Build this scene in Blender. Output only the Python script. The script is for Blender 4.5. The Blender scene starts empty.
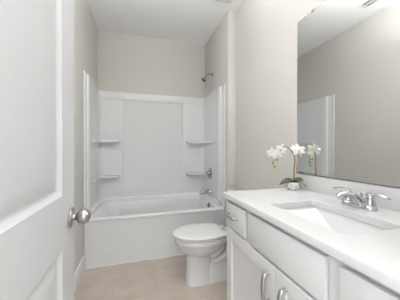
import bpy, bmesh, math, random
from mathutils import Vector, Matrix
random.seed(4)
PI = math.pi
S = bpy.context.scene
COL = S.collection

# ---------------------------------------------------------------- camera
F = 209.25; YAW = 0.29037; PITCH = -0.003
cam_d = bpy.data.cameras.new('camera'); cam = bpy.data.objects.new('camera', cam_d); COL.objects.link(cam)
cam_d.sensor_fit = 'HORIZONTAL'; cam_d.sensor_width = 36.0; cam_d.lens = 36.0*F/400.0
cam_d.clip_start = 0.02
cam.location = (0, 0, 1.199)
cam.rotation_euler = (PI/2+PITCH, 0, -YAW)
S.camera = cam

# ---------------------------------------------------------------- world and light
w = bpy.data.worlds.new('world'); S.world = w; w.use_nodes = True
bg = w.node_tree.nodes['Background']; bg.inputs[0].default_value = (0.97, 0.985, 1.0, 1); bg.inputs[1].default_value = 2.2
def area(name, loc, rot, sx, sy, power, col=(.98, .99, 1), shape='RECTANGLE'):
    d = bpy.data.lights.new(name, 'AREA'); d.shape = shape; d.size = sx; d.size_y = sy; d.energy = power; d.color = col
    o = bpy.data.objects.new(name, d); COL.objects.link(o); o.location = loc; o.rotation_euler = rot
    return o
# vanity light over the mirror (aimed down and into the room) plus added fill lights
area('vanity_lamp_glow', (0.955, 0.70, 2.335), (0, math.radians(38), 0), 0.10, 0.52, 1.2)
area('vanity_side_fill_up', (0.985, 0.70, 2.43), (PI, 0, 0), 0.06, 0.50, 0.5)  # added fill above the shades, brightens the ceiling
area('room_fill_down', (0.20, 0.95, 2.255), (0, 0, 0), 0.30, 0.30, .8, shape='DISK')  # weak added fill under the unseen hanging bowl
area('room_fill_up', (0.20, 0.95, 2.32), (PI, 0, 0), 0.30, 0.30, 28, shape='DISK')  # main added fill, bounced off the ceiling to even out the room
area('hall_fill', (0.1, -0.75, 2.70), (math.radians(25), 0, 0), 0.35, 0.35, 10, shape='DISK')  # added fill through the doorway, no known hall source
vs = S.view_settings
vs.view_transform = 'Standard'; vs.look = 'None'; vs.gamma = 1.0; vs.use_curve_mapping = False
vs.exposure = 0.10

# ---------------------------------------------------------------- dimensions
XL, XR, XW = -0.515, 1.009, 1.103
YF, YW, YT, YB = 0.17, 2.225, 2.33, 3.096
ZC = 2.812; HC = 0.928

# ---------------------------------------------------------------- materials
def mat(name, col, rough=0.5, metal=0.0, bump=0.0, bscale=60, vary=0.0, vscale=4, spec=None, coat=0.0, coatr=.1):
    m = bpy.data.materials.new(name); m.use_nodes = True
    nt = m.node_tree; b = nt.nodes['Principled BSDF']
    b.inputs['Base Color'].default_value = (*col, 1); b.inputs['Roughness'].default_value = rough
    b.inputs['Metallic'].default_value = metal
    if spec is not None: b.inputs['Specular IOR Level'].default_value = spec
    if coat: b.inputs['Coat Weight'].default_value = coat; b.inputs['Coat Roughness'].default_value = coatr
    tc = nt.nodes.new('ShaderNodeTexCoord')
    if vary:
        n = nt.nodes.new('ShaderNodeTexNoise'); n.inputs['Scale'].default_value = vscale; n.inputs['Detail'].default_value = 4
        nt.links.new(tc.outputs['Object'], n.inputs['Vector'])
        r = nt.nodes.new('ShaderNodeValToRGB')
        r.color_ramp.elements[0].position = .3; r.color_ramp.elements[1].position = .7
        r.color_ramp.elements[0].color = (*[c*(1-vary) for c in col], 1)
        r.color_ramp.elements[1].color = (*[min(1, c*(1+vary)) for c in col], 1)
        nt.links.new(n.outputs['Fac'], r.inputs['Fac']); nt.links.new(r.outputs['Color'], b.inputs['Base Color'])
    if bump:
        n2 = nt.nodes.new('ShaderNodeTexNoise'); n2.inputs['Scale'].default_value = bscale; n2.inputs['Detail'].default_value = 3
        nt.links.new(tc.outputs['Object'], n2.inputs['Vector'])
        bp = nt.nodes.new('ShaderNodeBump'); bp.inputs['Strength'].default_value = bump; bp.inputs['Distance'].default_value = .002
        nt.links.new(n2.outputs['Fac'], bp.inputs['Height']); nt.links.new(bp.outputs['Normal'], b.inputs['Normal'])
    return m
M_wall = mat('greige_paint', (.665, .640, .602), .7, bump=.25, bscale=180)
M_ceil = mat('ceiling_paint', (.92, .925, .92), .8, bump=.4, bscale=120)
M_trim = mat('white_trim_paint', (.78, .785, .79), .35)
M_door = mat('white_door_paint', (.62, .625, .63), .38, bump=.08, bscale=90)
M_acr = mat('white_acrylic', (.78, .79, .795), .22)
M_porc = mat('white_porcelain', (.74, .745, .745), .12, coat=.4)
M_seat = mat('toilet_seat_plastic', (.78, .78, .78), .25)
M_cab = mat('white_cabinet_paint', (.74, .745, .75), .35)
M_gap = mat('cabinet_interior', (.30, .29, .28), .7)
M_quartz = mat('white_quartz', (.69, .69, .69), .18, vary=.015, vscale=220)
M_sink = mat('sink_porcelain', (.84, .845, .85), .10, coat=.4)
M_chrome = mat('polished_chrome', (.44, .44, .45), .12, 1.0)
M_fauc = mat('faucet_chrome', (.64, .64, .65), .16, 1.0)
M_nick = mat('brushed_nickel', (.46, .445, .42), .28, 1.0, bump=.05, bscale=300)
M_pull = mat('satin_nickel_pull', (.50, .50, .50), .28, 1.0)
M_dark = mat('dark_rubber', (.05, .05, .05), .6)
M_mirror = mat('mirror_silver', (.84, .855, .85), .0, 1.0)
M_glassedge = mat('mirror_edge', (.09, .10, .095), .3)
M_leaf = mat('orchid_leaf', (.075, .10, .05), .5, vary=.35, vscale=30)
M_stem = mat('orchid_stem', (.13, .15, .07), .6)
M_root = mat('orchid_root', (.07, .075, .05), .7)
M_bud = mat('orchid_bud', (.20, .48, .03), .5)
M_stake = mat('bamboo_stake', (.55, .33, .12), .6, vary=.2, vscale=60)
M_petal = mat('orchid_petal', (.88, .87, .85), .6)
M_lip = mat('orchid_lip', (.78, .56, .24), .5)
M_moss = mat('dark_moss', (.06, .07, .03), .9, bump=1, bscale=90)
M_vent = mat('vent_enamel', (.76, .76, .76), .4)
M_ventdark = mat('vent_duct', (.14, .14, .14), .9)
M_caulk = mat('white_caulk', (.85, .85, .84), .5)
M_bracket = mat('globe_fitting', (.55, .54, .52), .25, 1.0)
M_hall = mat('hall_floor_wood', (.35, .28, .22), .5, vary=.2, vscale=6)
# pot: mottled silver and white
M_pot = mat('mercury_pot', (.62, .62, .61), .3, .1, vary=.38, vscale=38)
def emit(name, col, s):
    m = bpy.data.materials.new(name); m.use_nodes = True
    b = m.node_tree.nodes['Principled BSDF']; b.inputs['Base Color'].default_value = (.9, .9, .9, 1)
    b.inputs['Emission Color'].default_value = (*col, 1); b.inputs['Emission Strength'].default_value = s
    return m
M_glow = emit('lit_opal_glass', (1, .98, .95), 2.0)
def floor_mat():
    m = mat('beige_tile', (.5, .43, .37), .42); nt = m.node_tree; b = nt.nodes['Principled BSDF']
    tc = nt.nodes.new('ShaderNodeTexCoord'); mp = nt.nodes.new('ShaderNodeMapping')
    mp.inputs['Rotation'].default_value = (0, 0, PI/2)
    mp.inputs['Location'].default_value = (0.665-0.0, -0.187+0.36, 0)
    nt.links.new(tc.outputs['Object'], mp.inputs['Vector'])
    br = nt.nodes.new('ShaderNodeTexBrick'); br.offset = .5; br.inputs['Scale'].default_value = 1
    br.inputs['Brick Width'].default_value = .72; br.inputs['Row Height'].default_value = .362
    br.inputs['Mortar Size'].default_value = .0028; br.inputs['Mortar Smooth'].default_value = .3
    br.inputs['Color1'].default_value = (.535, .462, .398, 1); br.inputs['Color2'].default_value = (.55, .475, .41, 1)
    br.inputs['Mortar'].default_value = (.61, .545, .485, 1)
    nt.links.new(mp.outputs[0], br.inputs['Vector'])
    n = nt.nodes.new('ShaderNodeTexNoise'); n.inputs['Scale'].default_value = 5; n.inputs['Detail'].default_value = 7; n.inputs['Roughness'].default_value = .62
    nt.links.new(tc.outputs['Object'], n.inputs['Vector'])
    r = nt.nodes.new('ShaderNodeMapRange'); r.inputs[1].default_value = .3; r.inputs[2].default_value = .7; r.inputs[3].default_value = .88; r.inputs[4].default_value = 1.12
    nt.links.new(n.outputs['Fac'], r.inputs[0])
    mx = nt.nodes.new('ShaderNodeVectorMath'); mx.operation = 'SCALE'
    nt.links.new(br.outputs['Color'], mx.inputs[0]); nt.links.new(r.outputs[0], mx.inputs['Scale'])
    nt.links.new(mx.outputs[0], b.inputs['Base Color'])
    bp = nt.nodes.new('ShaderNodeBump'); bp.inputs['Strength'].default_value = .5; bp.inputs['Distance'].default_value = .001; bp.invert = True
    nt.links.new(br.outputs['Fac'], bp.inputs['Height']); nt.links.new(bp.outputs['Normal'], b.inputs['Normal'])
    return m
M_floor = floor_mat()

# ---------------------------------------------------------------- mesh helpers
def obj(name, bm, m, parent=None, ang=35, loc=None, rot=None):
    bmesh.ops.recalc_face_normals(bm, faces=bm.faces)
    me = bpy.data.meshes.new(name); bm.to_mesh(me); bm.free()
    for p in me.polygons: p.use_smooth = True
    me.set_sharp_from_angle(angle=math.radians(ang))
    me.materials.append(m)
    o = bpy.data.objects.new(name, me); COL.objects.link(o)
    if parent: o.parent = parent
    if loc: o.location = loc
    if rot: o.rotation_euler = rot
    return o
def thing(name, label, cat, loc=(0, 0, 0), rotz=0, group=None):
    o = bpy.data.objects.new(name, None); COL.objects.link(o); o.empty_display_size = .05
    o.location = loc; o.rotation_euler = (0, 0, rotz); o['label'] = label; o['category'] = cat
    if group: o['group'] = group
    return o
def tag(o, label, cat, group=None):
    o['label'] = label; o['category'] = cat
    if group: o['group'] = group
    return o
def struct(name, bm, m, parent=None, **k):
    o = obj(name, bm, m, parent, **k)
    if not parent: o['kind'] = 'structure'
    return o
def box(bm, x0, x1, y0, y1, z0, z1, bev=0, seg=2):
    t = bmesh.new()
    bmesh.ops.create_cube(t, size=1)
    for v in t.verts:
        v.co = Vector((x0+(v.co.x+.5)*(x1-x0), y0+(v.co.y+.5)*(y1-y0), z0+(v.co.z+.5)*(z1-z0)))
    if bev: bmesh.ops.bevel(t, geom=t.edges[:], offset=bev, segments=seg, profile=.5, affect='EDGES')
    me = bpy.data.meshes.new('t'); t.to_mesh(me); t.free(); bm.from_mesh(me); bpy.data.meshes.remove(me)
    return bm
def nb(): return bmesh.new()
def bx(*a, **k): return box(nb(), *a, **k)
def rrect(x0, x1, y0, y1, r, n=6):
    P = []
    for cx, cy, a0 in ((x1-r, y1-r, 0), (x0+r, y1-r, 90), (x0+r, y0+r, 180), (x1-r, y0+r, 270)):
        for i in range(n+1):
            a = math.radians(a0+90*i/n); P.append((cx+r*math.cos(a), cy+r*math.sin(a)))
    return P
def ring(P, z): return [Vector((x, y, z)) for x, y in P]
def loft(bm, loops, cap0=False, cap1=False, closed=True):
    L = [[bm.verts.new(p) for p in l] for l in loops]
    n = len(L[0])
    for a, b in zip(L[:-1], L[1:]):
        for i in range(n if closed else n-1):
            j = (i+1) % n
            bm.faces.new((a[i], a[j], b[j], b[i]))
    if cap0: bm.faces.new(L[0][::-1])
    if cap1: bm.faces.new(L[-1])
    return bm
def lathe(bm, prof, axis='Z', o=(0, 0, 0), n=28, cap=True):
    o = Vector(o); loops = []
    for r, h in prof:
        r = max(r, 1e-4); l = []
        for i in range(n):
            a = 2*PI*i/n; c, s = r*math.cos(a), r*math.sin(a)
            v = {'Z': (c, s, h), 'X': (h, c, s), 'Y': (s, h, c)}[axis]
            l.append(o+Vector(v))
        loops.append(l)
    return loft(bm, loops, cap, cap)
def tube(bm, pts, rad, n=12, cap=True, flat=None):
    pts = [Vector(p) for p in pts]
    rs = rad if isinstance(rad, (list, tuple)) else [rad]*len(pts)
    loops = []; up = None
    for i, p in enumerate(pts):
        t = (pts[min(i+1, len(pts)-1)]-pts[max(i-1, 0)]).normalized()
        if up is None:
            up = Vector((0, 0, 1)) if abs(t.z) < .9 else Vector((1, 0, 0))
        u = (up-t*up.dot(t)).normalized(); v = t.cross(u); up = u
        fl = flat if flat else (1, 1)
        loops.append([p+(u*math.cos(2*PI*k/n)*fl[0]+v*math.sin(2*PI*k/n)*fl[1])*rs[i] for k in range(n)])
    return loft(bm, loops, cap, cap)
def spline(P, k=8):
    P = [Vector(p) for p in P]; out = []
    for i in range(len(P)-1):
        p0, p1, p2, p3 = P[max(i-1, 0)], P[i], P[i+1], P[min(i+2, len(P)-1)]
        for s in range(k):
            t = s/k
            out.append(.5*((2*p1)+(p2-p0)*t+(2*p0-5*p1+4*p2-p3)*t*t+(3*p1-p0-3*p2+p3)*t**3))
    out.append(P[-1]); return out
def prism(bm, poly, z0, z1):
    return loft(bm, [[Vector((x, y, z0)) for x, y in poly], [Vector((x, y, z1)) for x, y in poly]], True, True)
def plate(bm, y_or_x, axis, a0, a1, z0, z1, steps, back):
    """panel with concentric mouldings: steps = [(inset, depth)...]; depth measured along the normal from the face plane"""
    loops = []
    def P(a, z, d):
        return Vector((y_or_x+d, a, z)) if axis == 'X' else Vector((a, y_or_x+d, z))
    def lp(i, d): return [P(a0+i, z0+i, d), P(a1-i, z0+i, d), P(a1-i, z1-i, d), P(a0+i, z1-i, d)]
    loops.append(lp(0, back))
    for i, d in steps: loops.append(lp(i, d))
    return loft(bm, loops, True, True)

# ---------------------------------------------------------------- room shell
T = .12
struct('floor', bx(XL-T, XW+T, YF-T, YB+T, -.08, 0), M_floor)
struct('floor_hall', bx(-1.6, 2.2, -2.2, YF-T, -.08, -.002), M_hall)
struct('ceiling', bx(XL-T, XW+T, YF-T, YB+T, ZC, ZC+.1), M_ceil)
struct('ceiling_hall', bx(-1.6, 2.2, -2.2, YF-T, ZC, ZC+.1), M_ceil)
struct('wall_left', bx(XL-T, XL, YF-T, YB+T, 0, ZC), M_wall)
struct('wall_back', bx(XL, XW, YB, YB+T, 0, ZC), M_wall)
struct('wall_right', bx(XW, XW+T, YF-T, YB+T, 0, ZC), M_wall)
struct('wall_wing', bx(XR, XW, YW, YB, 0, ZC, bev=.004), M_wall)
DX0, DX1, DT = -.297, .535, 2.085
b = nb(); box(b, XL, DX0-.02, YF-T, YF, 0, ZC); box(b, DX1+.02, XW, YF-T, YF, 0, ZC); box(b, DX0-.02, DX1+.02, YF-T, YF, DT+.02, ZC)
struct('wall_front', b, M_wall)
b = nb(); box(b, DX0-.02, DX0, YF-T, YF, 0, DT); box(b, DX1, DX1+.02, YF-T, YF, 0, DT); box(b, DX0-.02, DX1+.02, YF-T, YF, DT, DT+.02)
box(b, DX0-.075, DX0-.006, YF, YF+.014, 0, DT+.07, bev=.004); box(b, DX1+.006, DX1+.075, YF, YF+.014, 0, DT+.07, bev=.004)
box(b, DX0-.006, DX1+.006, YF, YF+.014, DT+.006, DT+.07, bev=.004)
struct('trim_1', b, M_trim)
def base_poly_x(x, s, y0, y1):      # baseboard against a wall x=const; s=+1 protrudes to +x
    prof = [(0, 0), (.015, 0), (.015, .095), (.0125, .102), (.0125, .118), (.008, .128), (.006, .138), (0, .142)]
    b = nb(); loft(b, [[Vector((x+s*d, y, z)) for d, z in prof] for y in (y0, y1)], True, True); return b
struct('baseboard_left', base_poly_x(XL, 1, YF+.016, YT-.004), M_trim, ang=25)
struct('baseboard_right', base_poly_x(XW, -1, 1.245, YW), M_trim, ang=25)
b = nb(); box(b, XR+.002, XW-.016, YW-.014, YW, 0, .14, bev=.003)
struct('baseboard_back', b, M_trim)

# ---------------------------------------------------------------- the open door
DFX = -.256; DY0, DY1 = .19, 1.0; DZ0, DZ1 = .012, 2.075; TH = .035
def door_mesh():
    b = nb()
    stile = .150
    pans = [(.20, .842), (1.034, DZ1-.14)]
    def P(x, y, z): return b.verts.new((x, y, z))
    mould = [(0, 0), (.003, -.003), (.014, -.0115), (.018, -.0130), (.023, -.0130), (.026, -.0120), (.060, -.0015), (.064, -.0008)]
    for side in (1, -1):
        X0 = DFX if side == 1 else DFX-TH
        ya, yb = DY0+stile-.03, DY1-stile
        # frame faces
        ys = (DY0, ya, yb, DY1); zs = (DZ0, *pans[0], *pans[1], DZ1)
        rects = [(ys[i], ys[i+1], zs[j], zs[j+1]) for i in range(3) for j in range(5) if not (i == 1 and j in (1, 3))]
        for y0, y1, z0, z1 in rects:
            b.faces.new([P(X0, y0, z0), P(X0, y1, z0), P(X0, y1, z1), P(X0, y0, z1)][::side])
        for z0, z1 in pans:
            loops = [[Vector((X0+side*d, y, z)) for y, z in ((ya+i, z0+i), (yb-i, z0+i), (yb-i, z1-i), (ya+i, z1-i))] for i, d in mould]
            loft(b, loops, False, True)
    # edges
    xa, xb = DFX-TH, DFX
    for q in (((xa, DY0, DZ0), (xb, DY0, DZ0), (xb, DY0, DZ1), (xa, DY0, DZ1)), ((xb, DY1, DZ0), (xa, DY1, DZ0), (xa, DY1, DZ1), (xb, DY1, DZ1)),
              ((xa, DY0, DZ1), (xb, DY0, DZ1), (xb, DY1, DZ1), (xa, DY1, DZ1)), ((xa, DY1, DZ0), (xb, DY1, DZ0), (xb, DY0, DZ0), (xa, DY0, DZ0))):
        b.faces.new([P(*v) for v in q])
    bmesh.ops.remove_doubles(b, verts=b.verts, dist=1e-5)
    return b
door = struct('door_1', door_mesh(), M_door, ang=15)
KY, KZ = .943, .929
for s in (1, -1):
    x0 = DFX if s == 1 else DFX-TH
    b = nb(); lathe(b, [(.0, 0), (.0365, 0), (.038, .002), (.038, .008), (.035, .0115), (.018, .013), (.0, .013)], 'X', n=36)
    for v in b.verts: v.co = Vector((x0+s*v.co.x, KY+v.co.y, KZ+v.co.z))
    ro = obj('rose', b, M_nick, door)
    b = nb(); lathe(b, [(.0, .008), (.0135, .009), (.0125, .014), (.0115, .018), (.0125, .022), (.0185, .027), (.0245, .033), (.0285, .041), (.0295, .049), (.0280, .057), (.0230, .065), (.0150, .071), (.007, .0735), (.0, .074)], 'X', n=36)
    for v in b.verts: v.co = Vector((x0+s*v.co.x*(1 if s == 1 else .98), KY+v.co.y, KZ+v.co.z))
    obj('door_knob', b, M_nick, door)
obj('latch_plate', bx(DFX-TH+.006, DFX-.006, DY1-.001, DY1+.0015, KZ-.03, KZ+.03, bev=.0005), M_nick, door)
for z in (.25, 1.04, 1.85):
    b = nb(); lathe(b, [(.0, 0), (.006, 0), (.006, .09), (.0, .09)], 'Z', (DFX+.006, DY0-.006, z), 14)
    obj('hinge', b, M_nick, door)

# ---------------------------------------------------------------- bathtub
TX0, TX1, TZ = XL+.003, XR-.003, .493
tub = thing('bathtub', 'white alcove bathtub with plain front apron at the far end', 'bathtub', ((TX0+TX1)/2, (YT+YB)/2, 0))
def off(o_, par):       # children built in world coordinates
    o_.parent = par; o_.matrix_parent_inverse = Matrix.Translation(-Vector(par.location)); return o_
b = nb()
R = []
def rr(x0, x1, y0, y1, r, z): R.append(ring(rrect(x0, x1, y0, y1, r, 8), z))
yb = YB-.004
rr(TX0+.01, TX1-.01, YT+.05, yb, .01, .40)
rr(TX0, TX1, YT+.012, yb, .01, TZ-.05)
rr(TX0, TX1, YT+.002, yb, .01, TZ-.022)
rr(TX0, TX1, YT+.001, yb, .012, TZ-.010)
rr(TX0+.003, TX1-.003, YT+.006, yb-.001, .012, TZ-.002)
rr(TX0+.008, TX1-.008, YT+.014, yb-.004, .012, TZ)
rr(TX0+.07, TX1-.055, YT+.070, yb-.075, .10, TZ-.001)
rr(TX0+.085, TX1-.066, YT+.084, yb-.087, .11, TZ-.006)
rr(TX0+.10, TX1-.072, YT+.094, yb-.095, .12, TZ-.02)
rr(TX0+.15, TX1-.085, YT+.105, yb-.105, .13, TZ-.10)
rr(TX0+.24, TX1-.105, YT+.125, yb-.125, .14, TZ-.22)
rr(TX0+.30, TX1-.125, YT+.145, yb-.145, .14, TZ-.31)
rr(TX0+.36, TX1-.16, YT+.19, yb-.19, .12, TZ-.345)
rr(TX0+.45, TX1-.25, YT+.26, yb-.26, .08, TZ-.352)
loft(b, R, False, True)
# raised ledge along the back and both ends that carries the surround
off(obj('tub_shell', b, M_acr, ang=50), tub)
b = nb()
poly = [(TX0, YT+.13), (TX0+.045, YT+.13), (TX0+.055, YT+.16), (TX0+.055, yb-.12), (TX0+.07, yb-.07), (TX0+.12, yb-.036), (TX1-.12, yb-.036), (TX1-.07, yb-.07), (TX1-.05, yb-.12), (TX1-.05, YT+.16), (TX1-.04, YT+.13), (TX1, YT+.13), (TX1, yb), (TX0, yb)]
c = Vector(((TX0+TX1)/2, YB-.2, 0))
loft(b, [[Vector((x, y, TZ-.004)) for x, y in poly], [Vector((x, y, .540)) for x, y in poly],
         [Vector((x+(.006 if x < c.x else -.006)*(1 if abs(x-c.x) < .74 else 0)*-1, y+(.006 if y < yb-.01 else 0), .550)) for x, y in poly]], True, True)
off(obj('tub_ledge', b, M_acr, ang=50), tub)
# apron with a shallow recessed field
b = nb()
yA = YT+.006
def ap(x0, x1, x0t, x1t, z0, z1, d): return [Vector((x0, yA+d, z0)), Vector((x1, yA+d, z0)), Vector((x1t, yA+d, z1)), Vector((x0t, yA+d, z1))]
def ap2(i, d):
    return ap(-.375+i, .90-i, -.445+i, .96-i, .158+i*.4, .462-i*.3, d)
outer = ap(TX0, TX1, TX0, TX1, 0.004, TZ-.03, 0)
loft(b, [[p+Vector((0, .05, 0)) for p in outer], outer, ap2(0, 0), ap2(.02, .0015), ap2(.060, .005), ap2(.085, .006)], True, True)
off(obj('apron', b, M_acr, ang=60), tub)
b = nb(); lathe_pts = spline([(TX0+.016, yA-.001, .003), (TX1, yA-.001, .003)], 2)
tube(b, lathe_pts, .0045, 8); off(obj('caulk_bead', b, M_caulk), tub)
b = nb(); lathe(b, [(0, 0), (.03, 0), (.03, .003), (.02, .005), (.0, .005)], 'Z', (TX1-.28, (YT+YB)/2, TZ-.352), 24)
off(obj('drain', b, M_chrome), tub)

# ---------------------------------------------------------------- shower surround
ZS = 1.986; Z0 = .551
sur = thing('shower_surround', 'white moulded shower wall surround lining the alcove above the tub', 'shower surround', ((XL+XR)/2, YB, Z0))
yp = YB-.022
b = nb()
# back panel: plan profile with coved corners, raised side columns and recessed centre field
def cove(cx, cy, r, a0, a1, n=8): return [(cx+r*math.cos(math.radians(a0+(a1-a0)*i/n)), cy+r*math.sin(math.radians(a0+(a1-a0)*i/n))) for i in range(n+1)]
xl, xr = XL+.022, XR-.022; rc = .065
def prof(field, col=0.0):
    f = yp
    P = [(XL+.002, YB-.002), (XL+.002, yp-rc)]
    P += cove(xl+rc, f-rc, rc, 180, 90)
    P += [(-.192, f-col), (-.186, f-col+.004+field*.5), (-.180, f+field-.001), (-.172, f+field), (.634, f+field), (.640, f+field-.001), (.646, f-col+.004+field*.5), (.652, f-col)]
    P += cove(xr-rc, f-rc, rc, 90, 0)
    P += [(XR-.002, yp-rc), (XR-.002, YB-.002)]
    return P
def lv(z, field, shift=0): return [Vector((x, y-(shift if y < YB-.01 and xl+.01 < x < xr-.01 else 0), z)) for x, y in prof(field)]
loft(b, [lv(Z0, .0), lv(.572, .0), lv(.580, .015), lv(1.868, .015), lv(1.880, .006, .0), lv(1.888, .005, .005), lv(1.975, .004, .005), lv(1.983, .004, .002), lv(ZS, .004, 0)], True, True)
off(obj('back_panel', b, M_acr, ang=40), sur)
for s, xw in ((1, XL), (-1, XR)):
    b = nb()
    X = lambda d: xw+s*d
    P = [(.002, yp-rc), (.022, yp-rc), (.022, YT+.245), (.023, YT+.235), (.027, YT+.215), (.029, YT+.19), (.0295, YT+.125), (.028, YT+.110), (.022, YT+.098), (.012, YT+.094),
         (.010, YT+.09), (.010, YT+.012), (.015, YT+.010), (.016, YT+.002), (.012, YT-.006), (.002, YT-.008)]
    pts = [(X(d), y) for d, y in P]
    def L(z, k=0): return [Vector((xw+s*max(.002, d-k), y, z)) for d, y in P]
    loft(b, [L(Z0), L(ZS-.012), L(ZS-.003, .004), L(ZS, .010)], True, True)
    o_ = off(obj('side_panel', b, M_acr, ang=40), sur)
    # foot of the front flange, down past the rim
    b = nb(); box(b, min(X(.002), X(.012)), max(X(.002), X(.012)), YT-.008, YT+.094, TZ+.002, Z0, bev=.002)
    off(obj('flange_foot', b, M_acr), sur)
for s, xa, xtip in ((1, xl, -.235), (-1, xr, .700)):
    for zt in (1.318, .848):
        b = nb()
        f = yp-.001; D = .095
        def plan(i):
            xt = xtip-s*i
            rr_ = D-.03-i
            P = [(xa, f), (xt-s*.0, f)]
            for k in range(9):
                a = math.radians(90*k/8); P.append((xt-s*(1-math.cos(a))*.055, f-.02-(D-.02-i)*math.sin(a)*.99))
            dd = (.020 if s > 0 else .008)*(1-i/.034)
            P += [(xa+s*.10, f-D+i), (xa+s*.06, f-D-.008+i), (xa+s*(.012+dd), f-D-.035+i*.5), (xa+s*dd, f-.20), (xa+s*dd*.9, f-.40), (xa-s*.001, f-.41)]
            return P
        loft(b, [[Vector((x, y, z)) for x, y in plan(i)] for i, z in ((.022, zt-.034), (.007, zt-.031), (.001, zt-.024), (0, zt-.008), (.003, zt-.002), (.009, zt), (.016, zt-.004))], True, True)
        off(obj('shelf', b, M_acr, ang=50), sur)

# ---------------------------------------------------------------- shower and tub fittings (right end wall)
xs = XR-.022
sh = thing('showerhead', 'small chrome shower head on bent arm from alcove wall', 'shower head', (XR, 2.755, 2.245))
b = nb(); lathe(b, [(0, 0), (.030, 0), (.028, .004), (.014, .012), (.0, .012)], 'X', n=24)
for v in b.verts: v.co.x = -v.co.x
obj('flange', b, M_chrome, sh)
b = nb(); tube(b, spline([(0, 0, 0), (-.045, .0, .005), (-.072, .005, -.005), (-.098, .01, -.033)], 6), .0085, 12)
obj('arm', b, M_chrome, sh)
b = nb(); lathe(b, [(0, 0), (.012, 0), (.014, .012), (.011, .022), (.020, .034), (.033, .052), (.036, .064), (.034, .070), (.0, .070)], 'Z', n=24)
hd = obj('spray_head', b, M_nick, sh, loc=(-.095, .010, -.028), rot=(0, PI+math.radians(32), 0))
b = nb(); lathe(b, [(0, .0702), (.029, .0702), (.029, .0725), (.0, .0725)], 'Z', n=20)
obj('spray_face', b, M_dark, hd)
vv = thing('shower_valve', 'round chrome shower valve with lever handle above tub spout', 'valve', (xs, 2.80, .862))
b = nb(); lathe(b, [(0, 0), (.082, 0), (.082, .004), (.070, .011), (.035, .016), (.0, .016)], 'X', n=36)
for v in b.verts: v.co.x = -v.co.x
obj('escutcheon', b, M_chrome, vv)
b = nb(); lathe(b, [(0, .012), (.030, .012), (.026, .03), (.022, .052), (.024, .060), (.018, .068), (.0, .068)], 'X', n=24)
for v in b.verts: v.co.x = -v.co.x
hub = obj('handle_hub', b, M_chrome, vv)
b = nb(); tube(b, spline([(-.058, 0, .0), (-.064, -.018, -.035), (-.070, -.03, -.075)], 5), [.013]*4+[.010]*4+[.008]*3, 12)
obj('lever', b, M_chrome, hub)
sp = thing('tub_spout', 'chrome tub spout below the round shower valve', 'spout', (xs, 2.80, .600))
b = nb(); tube(b, [(0, 0, 0), (-.006, 0, 0), (-.03, 0, .0), (-.09, 0, -.001), (-.125, 0, -.004), (-.142, 0, -.010), (-.147, 0, -.016)], [.034, .032, .028, .027, .026, .021, .008], 20)
obj('spout_body', b, M_chrome, sp)
b = nb(); lathe(b, [(0, .0), (.006, .0), (.005, .02), (.008, .025), (.008, .032), (0, .034)], 'Z', (-.105, 0, .022), 14)
obj('diverter_knob', b, M_chrome, sp)
ov = thing('overflow_plate', 'small round chrome overflow plate inside the tub end', 'overflow plate', (TX1-.076, 2.675, .445))
b = nb(); lathe(b, [(0, 0), (.038, 0), (.038, .006), (.030, .012), (.0, .014)], 'X', n=28)
for v in b.verts: v.co.x = -v.co.x
obj('plate', b, M_chrome, ov, rot=(0, math.radians(-8), 0))
b = nb(); box(b, -.030, -.010, -.006, .006, -.02, .008, bev=.003); obj('trip_lever', b, M_chrome, ov)

# ---------------------------------------------------------------- toilet (local +x = out from the wall)
to = thing('toilet', 'white two-piece toilet with closed lid beside the vanity', 'toilet', (XW, 1.862, 0), PI)
def egg(cx, af, ar, bw, z, n=40, p=1.0, sq=2.0):
    L = []
    for i in range(n):
        a = 2*PI*i/n; c, s = math.cos(a), math.sin(a)
        e = 2/sq
        cc = math.copysign(abs(c)**e, c); ss = math.copysign(abs(s)**e, s)
        L.append(Vector((cx+(af if c > 0 else ar)*cc, bw*ss, z)))
    return L
b = nb()   # bowl
loft(b, [egg(.575, .085, .11, .090, .225), egg(.565, .115, .14, .108, .247), egg(.55, .165, .19, .135, .272), egg(.54, .205, .225, .157, .300), egg(.533, .232, .25, .171, .333), egg(.53, .245, .27, .177, .356),
         egg(.53, .250, .29, .180, .368, sq=2.1), egg(.53, .253, .29, .182, .372, sq=2.1), egg(.53, .253, .29, .182, .400, sq=2.1), egg(.53, .249, .285, .178, .406, sq=2.1)], True, True)
obj('bowl', b, M_porc, to, ang=60)
b = nb()   # pedestal
loft(b, [egg(.575, .112, .155, .110, .0, sq=3.4), egg(.575, .111, .154, .109, .016, sq=3.4), egg(.575, .107, .148, .104, .024, sq=3.2), egg(.575, .104, .140, .102, .12, sq=3.0), egg(.575, .103, .132, .102, .20, sq=2.8), egg(.572, .106, .13, .104, .27, sq=2.5)], True, True)
obj('pedestal', b, M_porc, to, ang=60)
b = nb()   # rear foot
loft(b, [ring(rrect(.13, .50, -.105, .105, .03), .0), ring(rrect(.13, .50, -.105, .105, .03), .02), ring(rrect(.135, .50, -.098, .098, .03), .03), ring(rrect(.15, .50, -.09, .09, .035), .165), ring(rrect(.165, .49, -.075, .075, .035), .185)], True, True)
obj('rear_foot', b, M_porc, to, ang=60)
b = nb()
loft(b, [ring(rrect(.06, .47, -.055, .055, .03), .10), ring(rrect(.04, .46, -.06, .06, .03), .30), ring(rrect(.02, .44, -.12, .12, .04), .385), ring(rrect(.02, .42, -.13, .13, .04), .40)], True, True)
obj('tank_deck', b, M_porc, to, ang=60)
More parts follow.
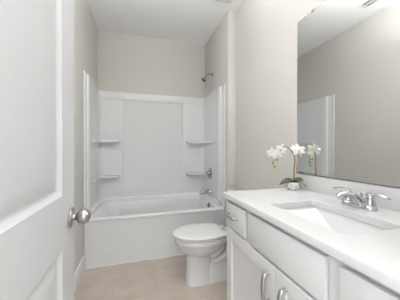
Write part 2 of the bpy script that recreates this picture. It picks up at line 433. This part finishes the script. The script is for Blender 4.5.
for s in (1, -1):   # moulded trapway
    b = nb()
    tube(b, spline([(.47, s*.070, .190), (.40, s*.078, .195), (.325, s*.082, .230), (.285, s*.082, .29), (.27, s*.075, .37)], 8), .034, 16)
    tube(b, spline([(.48, s*.088, .243), (.43, s*.094, .252), (.385, s*.094, .285), (.360, s*.090, .33), (.35, s*.08, .38)], 8), .024, 16)
    obj('trapway', b, M_porc, to, ang=60)
    b = nb(); lathe(b, [(0, 0), (.016, 0), (.015, .012), (.008, .02), (0, .021)], 'Z', (.32, s*.125, 0), 16)
    obj('bolt_cap', b, M_seat, to)
def lidloops(specs):
    return [egg(.53+dx, .258+k, .20+k, .187+k, z, sq=2.15, n=48) for k, z, dx in specs]
def clamp_rear(L, x):
    for l in L:
        for v in l: v.x = max(v.x, x)
    return L
def seatshape(k, z):
    if k < -.02:
        f = 1+k/.19; return [Vector((.56+(v.x-.56)*f, v.y*f, z)) for v in seatshape(0, z)]
    L = []
    for i in range(33):            # rounded front half
        a = -PI/2+PI*i/32; L.append(Vector((.545+(.252+k)*math.cos(a), (.186+k)*math.copysign(abs(math.sin(a))**.96, math.sin(a)), z)))
    side = [(.50, .1855), (.45, .180), (.40, .168), (.365, .155), (.343, .143), (.333, .130), (.330, .115), (.330, .06)]
    L += [Vector((x-k*.6, y+k, z)) for x, y in side] + [Vector((x-k*.6, -y-k, z)) for x, y in side[::-1]]
    return L
b = nb(); loft(b, [seatshape(-.006, .407), seatshape(-.003, .410), seatshape(-.003, .419), seatshape(-.010, .421), seatshape(-.016, .429)], True, True)
obj('seat_ring', b, M_seat, to, ang=50)
b = nb(); loft(b, [seatshape(-.004, .4295), seatshape(.003, .431), seatshape(.003, .440), seatshape(-.005, .446), seatshape(-.03, .449), seatshape(-.09, .451)], True, True)
lid = obj('lid', b, M_seat, to, ang=50)
for s in (1, -1):
    b = nb(); box(b, .285, .335, s*.08-.02, s*.08+.02, .402, .438, bev=.006); obj('hinge', b, M_seat, to)
b = nb()
loft(b, [ring(rrect(.025, .165, -.19, .19, .035), .40), ring(rrect(.012, .175, -.205, .205, .035), .44), ring(rrect(.01, .18, -.215, .215, .035), .73)], True, True)
obj('tank', b, M_porc, to)
b = nb()
loft(b, [ring(rrect(.006, .186, -.222, .222, .035), .732), ring(rrect(.004, .189, -.226, .226, .035), .745), ring(rrect(.006, .187, -.222, .222, .035), .765), ring(rrect(.014, .179, -.215, .215, .03), .77)], True, True)
obj('tank_lid', b, M_porc, to)
b = nb(); tube(b, [(.185, -.15, .68), (.20, -.15, .68), (.205, -.14, .678), (.205, -.09, .668)], [.008, .008, .007, .006], 10)
obj('flush_lever', b, M_chrome, to)

# ---------------------------------------------------------------- vanity cabinet
FX = .549; VX = .530; VY0, VY1 = .185, 1.235; VZ = .895
van = thing('vanity_cabinet', 'white shaker vanity cabinet with nickel pulls under the counter', 'cabinet', ((FX+XW)/2, (VY0+VY1)/2, 0))
b = nb()
box(b, FX+.016, XW-.004, VY1-.016, VY1, 0, VZ); box(b, FX+.016, XW-.004, VY0, VY0+.016, 0, VZ)
box(b, FX+.075, FX+.09, VY0+.016, VY1-.016, 0, .10); box(b, FX+.016, XW-.004, VY0+.016, VY1-.016, .10, .116)
box(b, XW-.012, XW-.004, VY0+.016, VY1-.016, .10, VZ)
off(obj('carcass', b, M_cab), van)
b = nb()
box(b, FX, FX+.016, VY0, VY1, .860, VZ-.0005); box(b, FX, FX+.016, VY0, VY1, .705, .760); box(b, FX, FX+.016, VY0, VY1, .10, .13)
for y0, y1 in ((VY0, .225), (.429, .497), (.920, .983), (1.180, VY1)): box(b, FX, FX+.016, y0, y1, .760, .860)
for y0, y1 in ((VY0, .235), (.69, .74), (1.175, VY1)): box(b, FX, FX+.016, y0, y1, .13, .705)
box(b, FX, FX+.016, VY1-.02, VY1, 0, .10); box(b, FX, FX+.016, VY0, VY0+.02, 0, .10)
off(obj('face_frame', b, M_cab), van)
def slab(name, y0, y1, z0, z1):
    b = nb(); box(b, VX, FX-.0015, y0, y1, z0, z1, bev=.0022)
    return off(obj(name, b, M_cab), van)
def shaker(name, y0, y1, z0, z1, st=.057):
    b = nb(); plate(b, VX, 'X', y0, y1, z0, z1, [(0, .0015), (.0015, 0), (st, 0), (st+.0012, .0012), (st+.003, .0085), (st+.006, .0095)], FX-.0015-VX)
    return off(obj(name, b, M_cab, ang=20), van)
DZt, DZb = .880, .735
d1 = slab('drawer', .973, 1.190, DZb, DZt)
slab('false_front', .487, .930, DZb, DZt)
d3 = slab('drawer', .212, .439, DZb, DZt)
dA = shaker('cabinet_door', .7185, 1.187, .118, .722)
dB = shaker('cabinet_door', .226, .7135, .118, .722)
def pull(par, p0, p1, out=.030):
    """bow pull from p0 to p1 on the front face x=VX"""
    p0, p1 = Vector(p0), Vector(p1); d = (p1-p0)
    pts = spline([p0+Vector((-.014, 0, 0)), p0+d*.02+Vector((-.024, 0, 0)), p0+d*.15+Vector((-out, 0, 0)), p0+d*.5+Vector((-out-.004, 0, 0)), p0+d*.85+Vector((-out, 0, 0)), p0+d*.98+Vector((-.024, 0, 0)), p1+Vector((-.014, 0, 0))], 5)
    n = len(pts)
    rs = [.0080 - .0018*math.sin(PI*min(1, i/(n-1)))*-1 for i in range(n)]
    b = nb(); tube(b, pts, rs, 12, flat=(.65, 1.0) if abs(d.y) < abs(d.z) else (1.0, .65))
    for p in (p0, p1):
        lathe(b, [(0, 0), (.0075, 0), (.006, .006), (.0055, .018), (0, .019)], 'X', (0, 0, 0), 12)
        for v in b.verts[-60:]: v.co = Vector((p.x-v.co.x, p.y+v.co.y, p.z+v.co.z))
    o_ = obj('pull', b, M_pull); o_.parent = par
    o_.matrix_parent_inverse = Matrix.Translation(-Vector(van.location))
    o_.matrix_parent_inverse = Matrix.Identity(4)
    return o_
# cabinet children keep world coordinates through the vanity's inverse, so their own children need none
pull(d1, (VX, 1.175-.02, .815), (VX, 1.045, .815))
pull(d3, (VX, .265, .815), (VX, .375, .815))
pull(dA, (VX, .757, .565), (VX, .757, .680))
pull(dB, (VX, .652, .563), (VX, .652, .678))

# ---------------------------------------------------------------- countertop, backsplash, sink
CX0, CY0, CY1 = .5215, YF+.004, 1.243
SX0, SX1, SY0, SY1 = .632, .905, .495, .903
ct = thing('countertop', 'white quartz vanity countertop with rectangular sink opening', 'countertop', ((CX0+XW)/2, (CY0+CY1)/2, VZ))
b = nb()
def C(x0, x1, y0, y1, r, z): return ring(rrect(x0, x1, y0, y1, r, 6), z)
X1 = XW-.002
loft(b, [C(SX0, SX1, SY0, SY1, .022, VZ+.001), C(SX0, SX1, SY0, SY1, .022, HC-.003), C(SX0-.003, SX1+.003, SY0-.003, SY1+.003, .024, HC),
         C(CX0+.006, X1, CY0, CY1-.006, .004, HC), C(CX0+.0022, X1, CY0, CY1-.0022, .004, HC-.002), C(CX0, X1, CY0, CY1, .004, HC-.007),
         C(CX0, X1, CY0, CY1, .004, VZ+.005), C(CX0+.004, X1, CY0, CY1-.004, .004, VZ+.001), C(SX0, SX1, SY0, SY1, .022, VZ+.001)])
bmesh.ops.remove_doubles(b, verts=b.verts, dist=1e-6)
off(obj('counter_slab', b, M_quartz, ang=25), ct)
b = nb(); box(b, XW-.021, XW-.002, CY0, CY1-.001, HC, HC+.098, bev=.0015)
off(obj('backsplash', b, M_quartz), ct)
sk = thing('sink', 'white rectangular undermount sink set in the vanity counter', 'sink', ((SX0+SX1)/2, (SY0+SY1)/2, VZ-.14))
b = nb()
e = .006
loft(b, [C(SX0-.03, SX1+.03, SY0-.03, SY1+.03, .04, VZ-.002), C(SX0-e, SX1+e, SY0-e, SY1+e, .03, VZ-.002), C(SX0-e+.002, SX1+e-.002, SY0-e+.004, SY1+e-.004, .03, VZ-.01),
         C(SX0+.006, SX1-.006, SY0+.03, SY1-.05, .035, VZ-.045), C(SX0+.012, SX1-.012, SY0+.06, SY1-.10, .035, VZ-.080), C(SX0+.025, SX1-.025, SY0+.085, SY1-.140, .035, VZ-.105), C(SX0+.050, SX1-.050, SY0+.11, SY1-.17, .03, VZ-.116), C(SX0+.10, SX1-.10, SY0+.16, SY1-.19, .02, VZ-.120),
         ], False, True)
o_ = off(obj('basin', b, M_sink, ang=60), sk)
sm = o_.modifiers.new('s', 'SOLIDIFY'); sm.thickness = .006; sm.offset = -1 
b = nb(); lathe(b, [(0, 0), (.022, 0), (.021, .003), (.012, .004), (.011, .008), (0, .009)], 'Z', ((SX0+SX1)/2, .70, VZ-.1205), 24)
off(obj('drain', b, M_chrome), sk)

# ---------------------------------------------------------------- faucet
FYc, FXc = .726, .992
fa = thing('faucet', 'chrome two-handle centerset faucet behind the sink', 'faucet', (FXc, FYc, HC))
b = nb()
loft(b, [ring(rrect(-.027, .027, -.078, .078, .026, 8), .0), ring(rrect(-.027, .027, -.078, .078, .026, 8), .006), ring(rrect(-.022, .022, -.073, .073, .021, 8), .012)], True, True)
obj('base_plate', b, M_fauc, fa)
def sect(c, t, w_, h_, n=16):
    c, t = Vector(c), Vector(t).normalized(); sd = Vector((0, 1, 0)); up = sd.cross(t)
    return [c+sd*(w_*math.cos(2*PI*k/n))+up*(h_*math.sin(2*PI*k/n)) for k in range(n)]
b = nb()
loft(b, [sect((.012, 0, .006), (0, 0, 1), .024, .024), sect((.008, 0, .024), (-.3, 0, 1), .020, .020), sect((-.006, 0, .044), (-.8, 0, .7), .0175, .016),
         sect((-.03, 0, .058), (-1, 0, .45), .0175, .015), sect((-.065, 0, .069), (-1, 0, .15), .016, .0115), sect((-.095, 0, .071), (-1, 0, -.1), .0155, .0095), sect((-.118, 0, .067), (-1, 0, -.4), .0145, .0085), sect((-.128, 0, .060), (-1, 0, -1), .010, .005)], True, True)
obj('spout', b, M_fauc, fa, ang=60)
b = nb(); lathe(b, [(0, 0), (.0105, 0), (.0105, .018), (0, .018)], 'Z', (-.112, 0, .046), 18); obj('aerator', b, M_fauc, fa)
b = nb(); lathe(b, [(0, 0), (.0035, 0), (.0035, .03), (.006, .034), (.006, .04), (0, .043)], 'Z', (.020, 0, .028), 12); obj('lift_rod', b, M_fauc, fa)
for s in (1, -1):
    b = nb(); lathe(b, [(0, .004), (.0275, .004), (.0275, .010), (.024, .018), (.0215, .020), (.0225, .024), (.020, .036), (.0165, .048), (.016, .052), (.0185, .055), (.0175, .066), (.012, .075), (0, .079)], 'Z', (0, s*.051, 0), 28)
    h = obj('handle', b, M_fauc, fa)
    b = nb(); tube(b, spline([(0, s*.051, .069), (-.001, s*.070, .074), (-.003, s*.092, .0755), (-.006, s*.122, .068), (-.007, s*.132, .068)], 6), [.009]*6+[.0068]*8+[.0062]*7+[.0068]*3+[.004], 12, flat=(.7, 1.1))
    obj('lever', b, M_fauc, h)

# ---------------------------------------------------------------- mirror
MY0, MY1, MZ0, MZ1 = .22, 1.238, HC+.101, 2.105
mi = thing('wall_mirror', 'large frameless mirror on the wall above the vanity', 'mirror', (XW, (MY0+MY1)/2, MZ0))
b = nb(); box(b, XW-.006, XW-.0012, MY0, MY1, MZ0, MZ1); off(obj('glass_edge', b, M_glassedge), mi)
b = nb(); vs_ = [b.verts.new(p) for p in ((XW-.0063, MY0+.001, MZ0+.0035), (XW-.0063, MY1-.001, MZ0+.0035), (XW-.0063, MY1-.001, MZ1-.001), (XW-.0063, MY0+.001, MZ1-.001))]
b.faces.new(vs_)
bmesh.ops.recalc_face_normals(b, faces=b.faces)
off(obj('mirror_glass', b, M_mirror), mi)
for y in (1.10, .36):
    b = nb(); box(b, XW-.010, XW-.001, y-.011, y+.011, MZ1-.008, MZ1+.008, bev=.002)
    off(obj('clip', b, M_nick), mi)

# ---------------------------------------------------------------- vanity lamp and added fill fixture (above the frame)
vl = thing('vanity_light', 'nickel bar light with opal shades above the mirror', 'light', (XW, .70, 2.40))
b = nb(); box(b, -.025, 0, -.30, .30, -.05, .05, bev=.006); obj('back_plate', b, M_bracket, vl)
for y in (-.2, 0, .2):
    b = nb(); tube(b, spline([(-.02, y, 0), (-.08, y, .02), (-.115, y, .01)], 4), .008, 10); obj('arm', b, M_bracket, vl)
    b = nb(); lathe(b, [(0, .02), (.03, .02), (.04, .0), (.045, -.03), (.045, -.04), (.0, -.04)], 'Z', (-.115, y, 0), 20)
    obj('lamp_shade', b, M_glow, vl)
cl = thing('added_fill_fixture', 'added round hanging fixture out of view, holding the room fill lights', 'light', (.20, .95, ZC))  # invented fixture, built around the added ceiling fill
b = nb(); lathe(b, [(0, 0), (.06, 0), (.055, -.02), (.010, -.024), (.010, -.525), (0, -.525)], 'Z', n=32); obj('canopy', b, M_bracket, cl)
b = nb(); lathe(b, [(0.001, -.535), (.08, -.532), (.13, -.520), (.165, -.490), (.17, -.490), (.135, -.526), (.08, -.540), (0.001, -.544)], 'Z', n=40, cap=False); obj('diffuser', b, M_glow, cl)

# ---------------------------------------------------------------- ceiling grilles
fan = thing('exhaust_fan_grille', 'square white exhaust fan grille on the ceiling near the alcove', 'vent', (.835, 1.985, ZC))
b = nb()
loft(b, [ring(rrect(-.14, .14, -.14, .14, .015), 0), ring(rrect(-.14, .14, -.14, .14, .015), -.006), ring(rrect(-.115, .115, -.115, .115, .012), -.022), ring(rrect(-.105, .105, -.105, .105, .012), -.022), ring(rrect(-.105, .105, -.105, .105, .012), -.012)], True, True)
obj('frame', b, M_vent, fan)
for k in range(9):
    y = -.09+k*.0225; b = nb(); box(b, -.104, .104, y-.005, y+.005, -.021, -.0125, bev=.001); obj('slat', b, M_vent, fan)
vt = thing('ceiling_register', 'white slatted air register on the ceiling seen in the mirror', 'vent', (-.24, 1.595, ZC))
b = nb()
loft(b, [ring(rrect(-.072, .072, -.155, .155, .004), 0), ring(rrect(-.072, .072, -.155, .155, .004), -.004), ring(rrect(-.052, .052, -.130, .130, .003), -.010), ring(rrect(-.050, .050, -.128, .128, .003), -.002)], True, False)
obj('frame', b, M_vent, vt)
obj('duct_opening', bx(-.050, .050, -.128, .128, -.0035, -.0015), M_ventdark, vt)
for k in range(14):
    y = -.118+k*.0182; b = nb(); box(b, -.05, .05, -.006, .006, -.0008, .0008)
    obj('slat', b, M_vent, vt, loc=(0, y, -.0085), rot=(math.radians(35), 0, 0))
obj('divider', bx(-.004, .004, -.128, .128, -.012, -.004), M_vent, vt)

# ---------------------------------------------------------------- potted orchid
px, py = .995, 1.163
orc = thing('potted_orchid', 'white orchid in a small silvery pot on the counter corner', 'plant', (px, py, HC))
b = nb(); lathe(b, [(0, 0), (.028, 0), (.034, .006), (.0405, .022), (.0425, .038), (.0405, .050), (.0385, .054), (.0365, .052), (.0365, .044), (0, .044)], 'Z', n=32)
obj('pot', b, M_pot, orc)
b = nb(); lathe(b, [(0, .043), (.0355, .043), (.034, .050), (.02, .056), (0, .058)], 'Z', n=24)
for v in b.verts: v.co += Vector((random.uniform(-.002, .002), random.uniform(-.002, .002), random.uniform(-.002, .002)))
obj('moss', b, M_moss, orc)
W_ = lambda x, y, z: Vector((x-px, y-py, z-HC))
stem_pts = spline([W_(1.003, 1.163, .975), W_(1.006, 1.163, 1.06), W_(1.010, 1.160, 1.125), W_(1.006, 1.167, 1.165), W_(.990, 1.188, 1.203), W_(.970, 1.215, 1.217), W_(.950, 1.250, 1.208), W_(.940, 1.270, 1.18), W_(.936, 1.285, 1.14), W_(.936, 1.290, 1.10)], 6)
b = nb(); tube(b, stem_pts, [.0038-.0022*i/(len(stem_pts)-1) for i in range(len(stem_pts))], 10); obj('stem', b, M_stem, orc)
b = nb(); tube(b, [W_(1.008, 1.155, .97), W_(1.014, 1.152, 1.05), W_(1.023, 1.149, 1.175)], .0034, 10); obj('stake', b, M_stake, orc)
def leaf(p, L, wd, yaw, rise, droop, tw=0):
    b = nb(); n = 10; rows = []
    for i in range(n+1):
        t = i/n; r = L*t; z = rise*math.sin(PI*min(t*1.0, 1)*.8)-droop*t*t
        ww = wd*math.sin(PI*(.12+.88*t)**.8)**.7 if t < 1 else .001
        ww = max(ww, .0008)
        fold = .35*ww
        rows.append([Vector((r, s*ww, z+abs(s)*fold)) for s in (-1, -.5, 0, .5, 1)])
    top = [[bm_ for bm_ in r] for r in rows]
    loft(b, top, closed=False)
    o_ = obj('leaf', b, M_leaf, orc, ang=80, loc=p, rot=(tw, 0, yaw))
    m = o_.modifiers.new('t', 'SOLIDIFY'); m.thickness = .0016
    return o_
leaf((-.006, 0, .053), .078, .021, math.radians(160), .022, .046, -.75)
leaf((0, .004, .054), .055, .018, math.radians(115), .020, .020)
leaf((.004, 0, .056), .066, .019, math.radians(-22), .020, .002, .75)
leaf((0, -.004, .056), .045, .016, math.radians(-75), .014, .006)
for a, L, dz in ((-42, .095, .030), (-58, .062, .045), (150, .055, .040)):
    a = math.radians(a); c, s = math.cos(a), math.sin(a)
    c *= .72
    b = nb(); tube(b, spline([(.02*c, .02*s, .052), (L*.45*c, L*.45*s, .060), (L*.8*c, L*.8*s, .045), (L*c, L*s, .058-dz)], 5), .0022, 8)
    obj('aerial_root', b, M_root, orc)
def petal(bm, L, wd, ang, tilt, cup=.2, base=0.003):
    n = 7; rows = []
    for i in range(n+1):
        t = i/n
        ww = wd*(math.sin(PI*(t*.86+.08)))**.75
        r = base+L*t; row = []
        for s in (-1, -.5, 0, .5, 1):
            z = tilt*r+cup*L*t*t*.6+(-.18*ww*s*s)
            x, y = r, s*ww
            row.append(Vector((x*math.cos(ang)-y*math.sin(ang), x*math.sin(ang)+y*math.cos(ang), z)))
        rows.append(row)
    loft(bm, rows, closed=False)
def flower(p, facing, size, roll=0):
    fx = Vector(facing).normalized()
    q = fx.to_track_quat('Z', 'Y').to_matrix().to_4x4() @ Matrix.Rotation(roll, 4, 'Z')
    b = nb()
    for a in (90, 210, 330): petal(b, size*1.05, size*.27, math.radians(a), .02, -.10)
    for a in (20, 160): petal(b, size*1.05, size*.42, math.radians(a), .12, .12)
    o_ = obj('flower', b, M_petal, orc, ang=80)
    o_.matrix_local = Matrix.Translation(Vector(p)) @ q
    m = o_.modifiers.new('t', 'SOLIDIFY'); m.thickness = .0008
    b = nb(); s = size
    lathe(b, [(0, 0), (.06*s, .02*s), (.09*s, .12*s), (.07*s, .22*s), (.03*s, .28*s), (0, .30*s)], 'Z', (0, -.04*s, 0), 12)
    petal(b, s*.42, s*.16, math.radians(270), .55, .5); petal(b, s*.25, s*.12, math.radians(230), .9, .3); petal(b, s*.25, s*.12, math.radians(310), .9, .3)
    obj('flower_lip', b, M_lip, o_, ang=80)
# direction towards the doorway is about (-.6,-.8)
flower(W_(1.016, 1.132, 1.192), (-.50, -.8, .1), .037, .15)
flower(W_(1.038, 1.150, 1.178), (.45, -.75, .3), .034, -.5)
flower(W_(1.008, 1.158, 1.210), (-.55, -.6, .5), .027, .7)
flower(W_(1.040, 1.160, 1.205), (.75, -.3, .4), .034, .2)
flower(W_(.956, 1.232, 1.200), (-.65, -.75, -.05), .033, -.3)
flower(W_(.944, 1.262, 1.160), (-.6, -.8, -.1), .034, .3)
flower(W_(.934, 1.300, 1.172), (-.75, -.65, -.1), .036, .1)
for p, r in ((W_(.940, 1.258, 1.126), .0085), (W_(.932, 1.292, 1.098), .0080), (W_(.938, 1.280, 1.076), .0085)):
    b = nb(); lathe(b, [(0, -r*1.2), (r*.6, -r*.9), (r, 0), (r*.75, r*.8), (0, r*1.25)], 'Z', p, 14); obj('bud', b, M_bud, orc)
